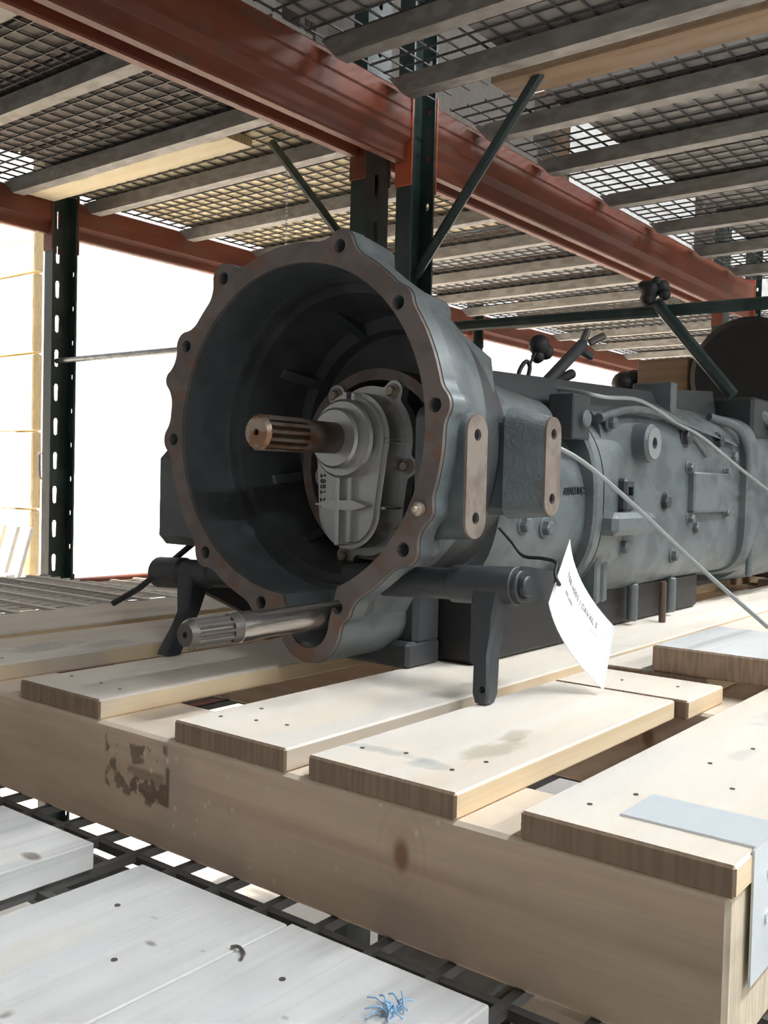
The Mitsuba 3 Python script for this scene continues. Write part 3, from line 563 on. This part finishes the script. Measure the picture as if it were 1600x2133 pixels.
# control levers, cables on top
cl = obj('control_lever', U(cylc((-.70, 1.255, .140), (-.70, 1.385, .222), .009, .003, 14), cylc((-.70, 1.37, .212), (-.70, 1.415, .205), .006, .002, 10)), 'm_dark_cast', tr, smooth=30)
obj('lever_fork', U(cylc((-.70, 1.38, .218), (-.70, 1.40, .245), .006, .002, 10), cylc((-.69, 1.385, .222), (-.67, 1.40, .235), .006, .002, 10)), 'm_dull_steel', cl, smooth=30)
obj('stub_lever', U(cylc((-.70, 1.295, .153), (-.70, 1.352, .172), .0075, .002, 14), sph((-.70, 1.295, .15), .011, 12)), 'm_black', tr, smooth=30)
obj('stub_lever', tube(spline([(-.70, 1.29, .150), (-.70, 1.312, .154), (-.70, 1.33, .149), (-.70, 1.337, .142)], 5), .007, 10), 'm_black', tr, smooth=30)
obj('cable_loop', tube(spline([(-.70, 1.185, .142), (-.70, 1.196, .163), (-.70, 1.212, .175), (-.70, 1.222, .168), (-.70, 1.216, .150)], 6), .003, 8), 'm_black', tr, smooth=40)
obj('cable_loop', tube(spline([(-.71, 1.235, .145), (-.71, 1.238, .17), (-.71, 1.252, .19), (-.71, 1.27, .21)], 6), .002, 8), 'm_black', tr, smooth=40)
obj('control_knob', U(sph((-.71, 1.265, .205), .016, 16), sph((-.71, 1.285, .198), .012, 14), sph((-.71, 1.262, .188), .010, 12)), 'm_black', tr, smooth=40)
obj('top_valve', U(cylc((-.72, 1.045, .13), (-.72, 1.045, .158), .015, .003, 18), cylc((-.70, 1.075, .135), (-.70, 1.075, .155), .012, .003, 18)), 'm_dark_cast', tr, smooth=30)
obj('drain_rod', tube([(-1.00, .862, -.09), (-1.045, .81, -.15), (-1.075, .79, -.172)], .004, 8), 'm_black', tr, smooth=30)

# ------------------------------------------------------------------ tag, wire, straps
def patch(c00, c10, c11, c01, bulge, n=14):
    V, s = [], np.linspace(0, 1, n)
    nrm = np.cross(np.subtract(c10, c00), np.subtract(c01, c00)); nrm /= np.linalg.norm(nrm)
    for v in s:
        for u in s:
            p = (1 - u) * (1 - v) * np.array(c00) + u * (1 - v) * np.array(c10) + u * v * np.array(c11) + (1 - u) * v * np.array(c01)
            V.append(p + nrm * bulge * 4 * v * (1 - v))
    return np.array(V).reshape(n, n, 3), nrm
# corners: top, left, bottom, right
G, nr = patch((-.452, .879, -.0535), (-.455, .844, -.1150), (-.430, .9207, -.2093), (-.430, .9423, -.1461), -.013)
def sheet(G, nr, th):
    n = len(G); a, b = G + nr * th / 2, G - nr * th / 2
    V = np.vstack([a.reshape(-1, 3), b.reshape(-1, 3)]); F = []; o = n * n
    for i in range(n - 1):
        for j in range(n - 1):
            q = (i * n + j, i * n + j + 1, (i + 1) * n + j + 1, (i + 1) * n + j)
            F += [(q[0], q[1], q[2]), (q[0], q[2], q[3]), (q[0] + o, q[2] + o, q[1] + o), (q[0] + o, q[3] + o, q[2] + o)]
    e = [(i, 0) for i in range(n)] + [(n - 1, j) for j in range(1, n)] + [(i, n - 1) for i in range(n - 2, -1, -1)] + [(0, j) for j in range(n - 2, 0, -1)]
    for p, q in zip(e, e[1:] + e[:1]):
        x, y = p[0] * n + p[1], q[0] * n + q[1]; F += [(x, y, y + o), (x, y + o, x + o)]
    m = trimesh.Trimesh(V, F, process=False); m.fix_normals(); return m
tg = thing('paper_tag', 'white paper tag with printing hanging from the right clutch shaft', 'tag')
obj('paper', sheet(G, nr, .0006), 'm_paper', tg, smooth=60)
def on_tag(text, u0, v0, h, du):
    tm = meshkit.text_mesh(text, h, .0002); V = tm.vertices.copy(); n = len(G) - 1; out = []
    side = np.cross(G[0, -1] - G[0, 0], G[-1, 0] - G[0, 0]); side /= np.linalg.norm(side)
    Lv = np.linalg.norm(G[-1, 0] - G[0, 0]); Lu = np.linalg.norm(G[0, -1] - G[0, 0])
    for x, y, z in V:
        v = np.clip(v0 + x / Lv, 0, 1) * n; u = np.clip(u0 - y / Lu, 0, 1) * n; i, j = min(int(v), n - 1), min(int(u), n - 1); a, b = v - i, u - j
        p = (1 - a) * (1 - b) * G[i, j] + (1 - a) * b * G[i, j + 1] + a * b * G[i + 1, j + 1] + a * (1 - b) * G[i + 1, j]
        out.append(p + TAGN * (.0006 + z))
    tm.vertices = np.array(out); return tm
TAGN = nr if nr @ np.array([.45, -.88, .1]) > 0 else -nr
obj('printing', join([on_tag('TSS 4001 / CAVAL I', .30, .20, .0052, 0), on_tag('155 4001', .48, .25, .003, 0), on_tag('--- -', .42, .72, .003, 0)]), 'm_print', tg)
obj('tie_wire', tube(spline([(-.529, .87, -.046), (-.512, .868, -.060), (-.497, .866, -.073), (-.475, .866, -.074), (-.459, .865, -.077), (-.456, .858, -.086), (-.452, .853, -.092), (-.451, .858, -.098), (-.458, .862, -.096)], 6), .0018, 8), 'm_black', tg, smooth=40)
def strap(P, label):
    k = obj('steel_strap', tube(spline(P, 8), .003, 8), 'm_strap', smooth=40); tag(k, label, 'strap')
strap([(-.548, 1.00, .050), (-.530, 1.06, .028), (-.505, 1.15, -.022), (-.46, 1.27, -.105), (-.398, 1.36, -.186)], 'grey strap slanting from the second mounting pad down to the grey plank')
strap([(-.70, 1.20, .140), (-.63, 1.22, .132), (-.596, 1.25, .124), (-.596, 1.371, .1285), (-.594, 1.504, .1055), (-.588, 1.61, .086), (-.576, 1.7365, .046), (-.574, 1.93, .0007), (-.57, 2.047, -.0294), (-.565, 2.33, -.10), (-.56, 2.42, -.20)], 'grey strap running over the top of the transmission towards the right edge')

# ------------------------------------------------------------------ things behind
gc = thing('gear_case', 'second dark blue grey gear case behind the transmission at the right edge', 'gear case')
obj('case', loft([(1.905, -.77, -.02, .175, .165, 4), (2.05, -.77, -.02, .185, .17, 4), (2.40, -.77, -.02, .17, .17, 4)]), 'm_cast', gc, smooth=32)
obj('curved_pipe', tube(spline([(-.66, 1.94, .14), (-.61, 1.97, .15), (-.585, 2.02, .12), (-.58, 2.06, .06), (-.59, 2.08, .0)], 6), .012, 12), 'm_cast', gc, smooth=40)
obj('curved_pipe', tube(spline([(-.625, 1.74, .13), (-.595, 1.80, .115), (-.587, 1.84, .08), (-.587, 1.85, .04)], 6), .008, 12), 'm_cast', tr, smooth=40)
obj('hydraulic_block', bx(-.70, -.60, 1.91, 2.02, .10, .18, .006), 'm_dark_cast', gc)
for z in (-.09, -.04, .02): obj('case_bolt', hexbolt((-.586, 2.02, z), (1, 0, 0), .010, .012), 'm_cast', gc, smooth=25)
obj('round_hub', cylc((-.60, 2.1, -.085), (-.58, 2.1, -.085), .05, .006, 32), 'm_dark_cast', gc, smooth=32)
k = obj('drum', U(cylc((-.80, 2.46, .290), (-.80, 2.90, .290), .145, .02, 40), cylc((-.80, 2.56, .290), (-.80, 2.58, .290), .148, .004, 40)), 'm_black', smooth=32); tag(k, 'dark round drum lying behind the transmission at the right edge', 'drum')
k = obj('dark_crate', bx(-1.20, -.45, 2.44, 2.95, ZT + .002, .140, .006), 'm_dark_load'); tag(k, 'wide dark crate standing behind the transmission below the drum', 'crate')
k = obj('brown_carton', bx(-1.10, -.955, 2.5, 2.9, .1405, .345, .004), 'm_brown'); tag(k, 'dark brown carton left of the drum behind the transmission', 'carton')
k = obj('rubber_bumper', U(sph((-1.145, 2.52, .285), .034, 18), sph((-1.125, 2.54, .295), .03, 16), bx(-1.175, -1.115, 2.49, 2.56, .1405, .27, .01)), 'm_black', smooth=40); tag(k, 'black rubber lump left of the brown carton against the white yard', 'bumper')
# pale stack and white pallet outside at the far left
st = thing('timber_wall', 'overexposed pale yellow wall of thick timbers outside at the left edge', 'timber wall')
for z0, z1 in ((-.60, -.195), (-.187, .208), (.216, .608), (.616, 1.02), (1.028, 1.40)):
    obj('timber', bx(-5.9, -4.5 + random.uniform(-.01, .0), 2.80, 2.855, z0, z1, .006), 'm_pale', st)
for x in (-5.7, -4.75): obj('stake', bx(x, x + .09, 2.857, 2.93, Z_FLOOR, 1.3), 'm_pale', st)
wp = thing('leaning_frame', 'white slatted frame leaning against the pale timber wall at the left edge', 'frame')
for i in range(6): obj('slat', H([(-5.05 + i * .125 + dx - dz * .06, 2.62 + dy + dz * .12, -.56 + dz * .28) for dx in (0, .075) for dy in (0, .02) for dz in (0, 1)]), 'm_wall', wp)
obj('rail', bx(-5.2, -4.33, 2.56, 2.61, -.60, -.50, .003), 'm_wall', wp)
for x in (-5.1, -4.5): obj('prop', bx(x, x + .06, 2.57, 2.61, Z_FLOOR, -.60), 'm_wall', wp)
k = obj('handle_ring', tube(spline([(-4.49, 2.83, .10), (-4.46, 2.815, .09), (-4.455, 2.815, -.01), (-4.46, 2.83, -.03), (-4.455, 2.87, -.01), (-4.455, 2.87, .09), (-4.49, 2.85, .10)], 4), .006, 8), 'm_dull_steel', smooth=40); tag(k, 'small dark ring handle on the pale timber wall beside the lone post', 'handle')
# below the lower deck
k = obj('cardboard_box', bx(-.57, -.10, .99, 1.5, -.95, -.60, .004), 'm_card'); tag(k, 'brown cardboard box on the shelf below the pallet', 'box')
k = obj('metal_case', bx(-.80, -.60, .97, 1.2, -.95, -.62, .01), 'm_galv'); tag(k, 'grey metal case beside the cardboard box below the pallet', 'case')
ls = thing('low_shelf', 'dark shelf board on trestles below the pallet deck', 'shelf')
obj('shelf_board', bx(-1.0, -.05, .9, 1.75, -.975, -.95), 'm_dark_load', ls)
for x in (-.98, -.12):
    for y in (.92, 1.68): obj('leg', bx(x, x + .05, y, y + .05, Z_FLOOR, -.975), 'm_dark_load', ls)
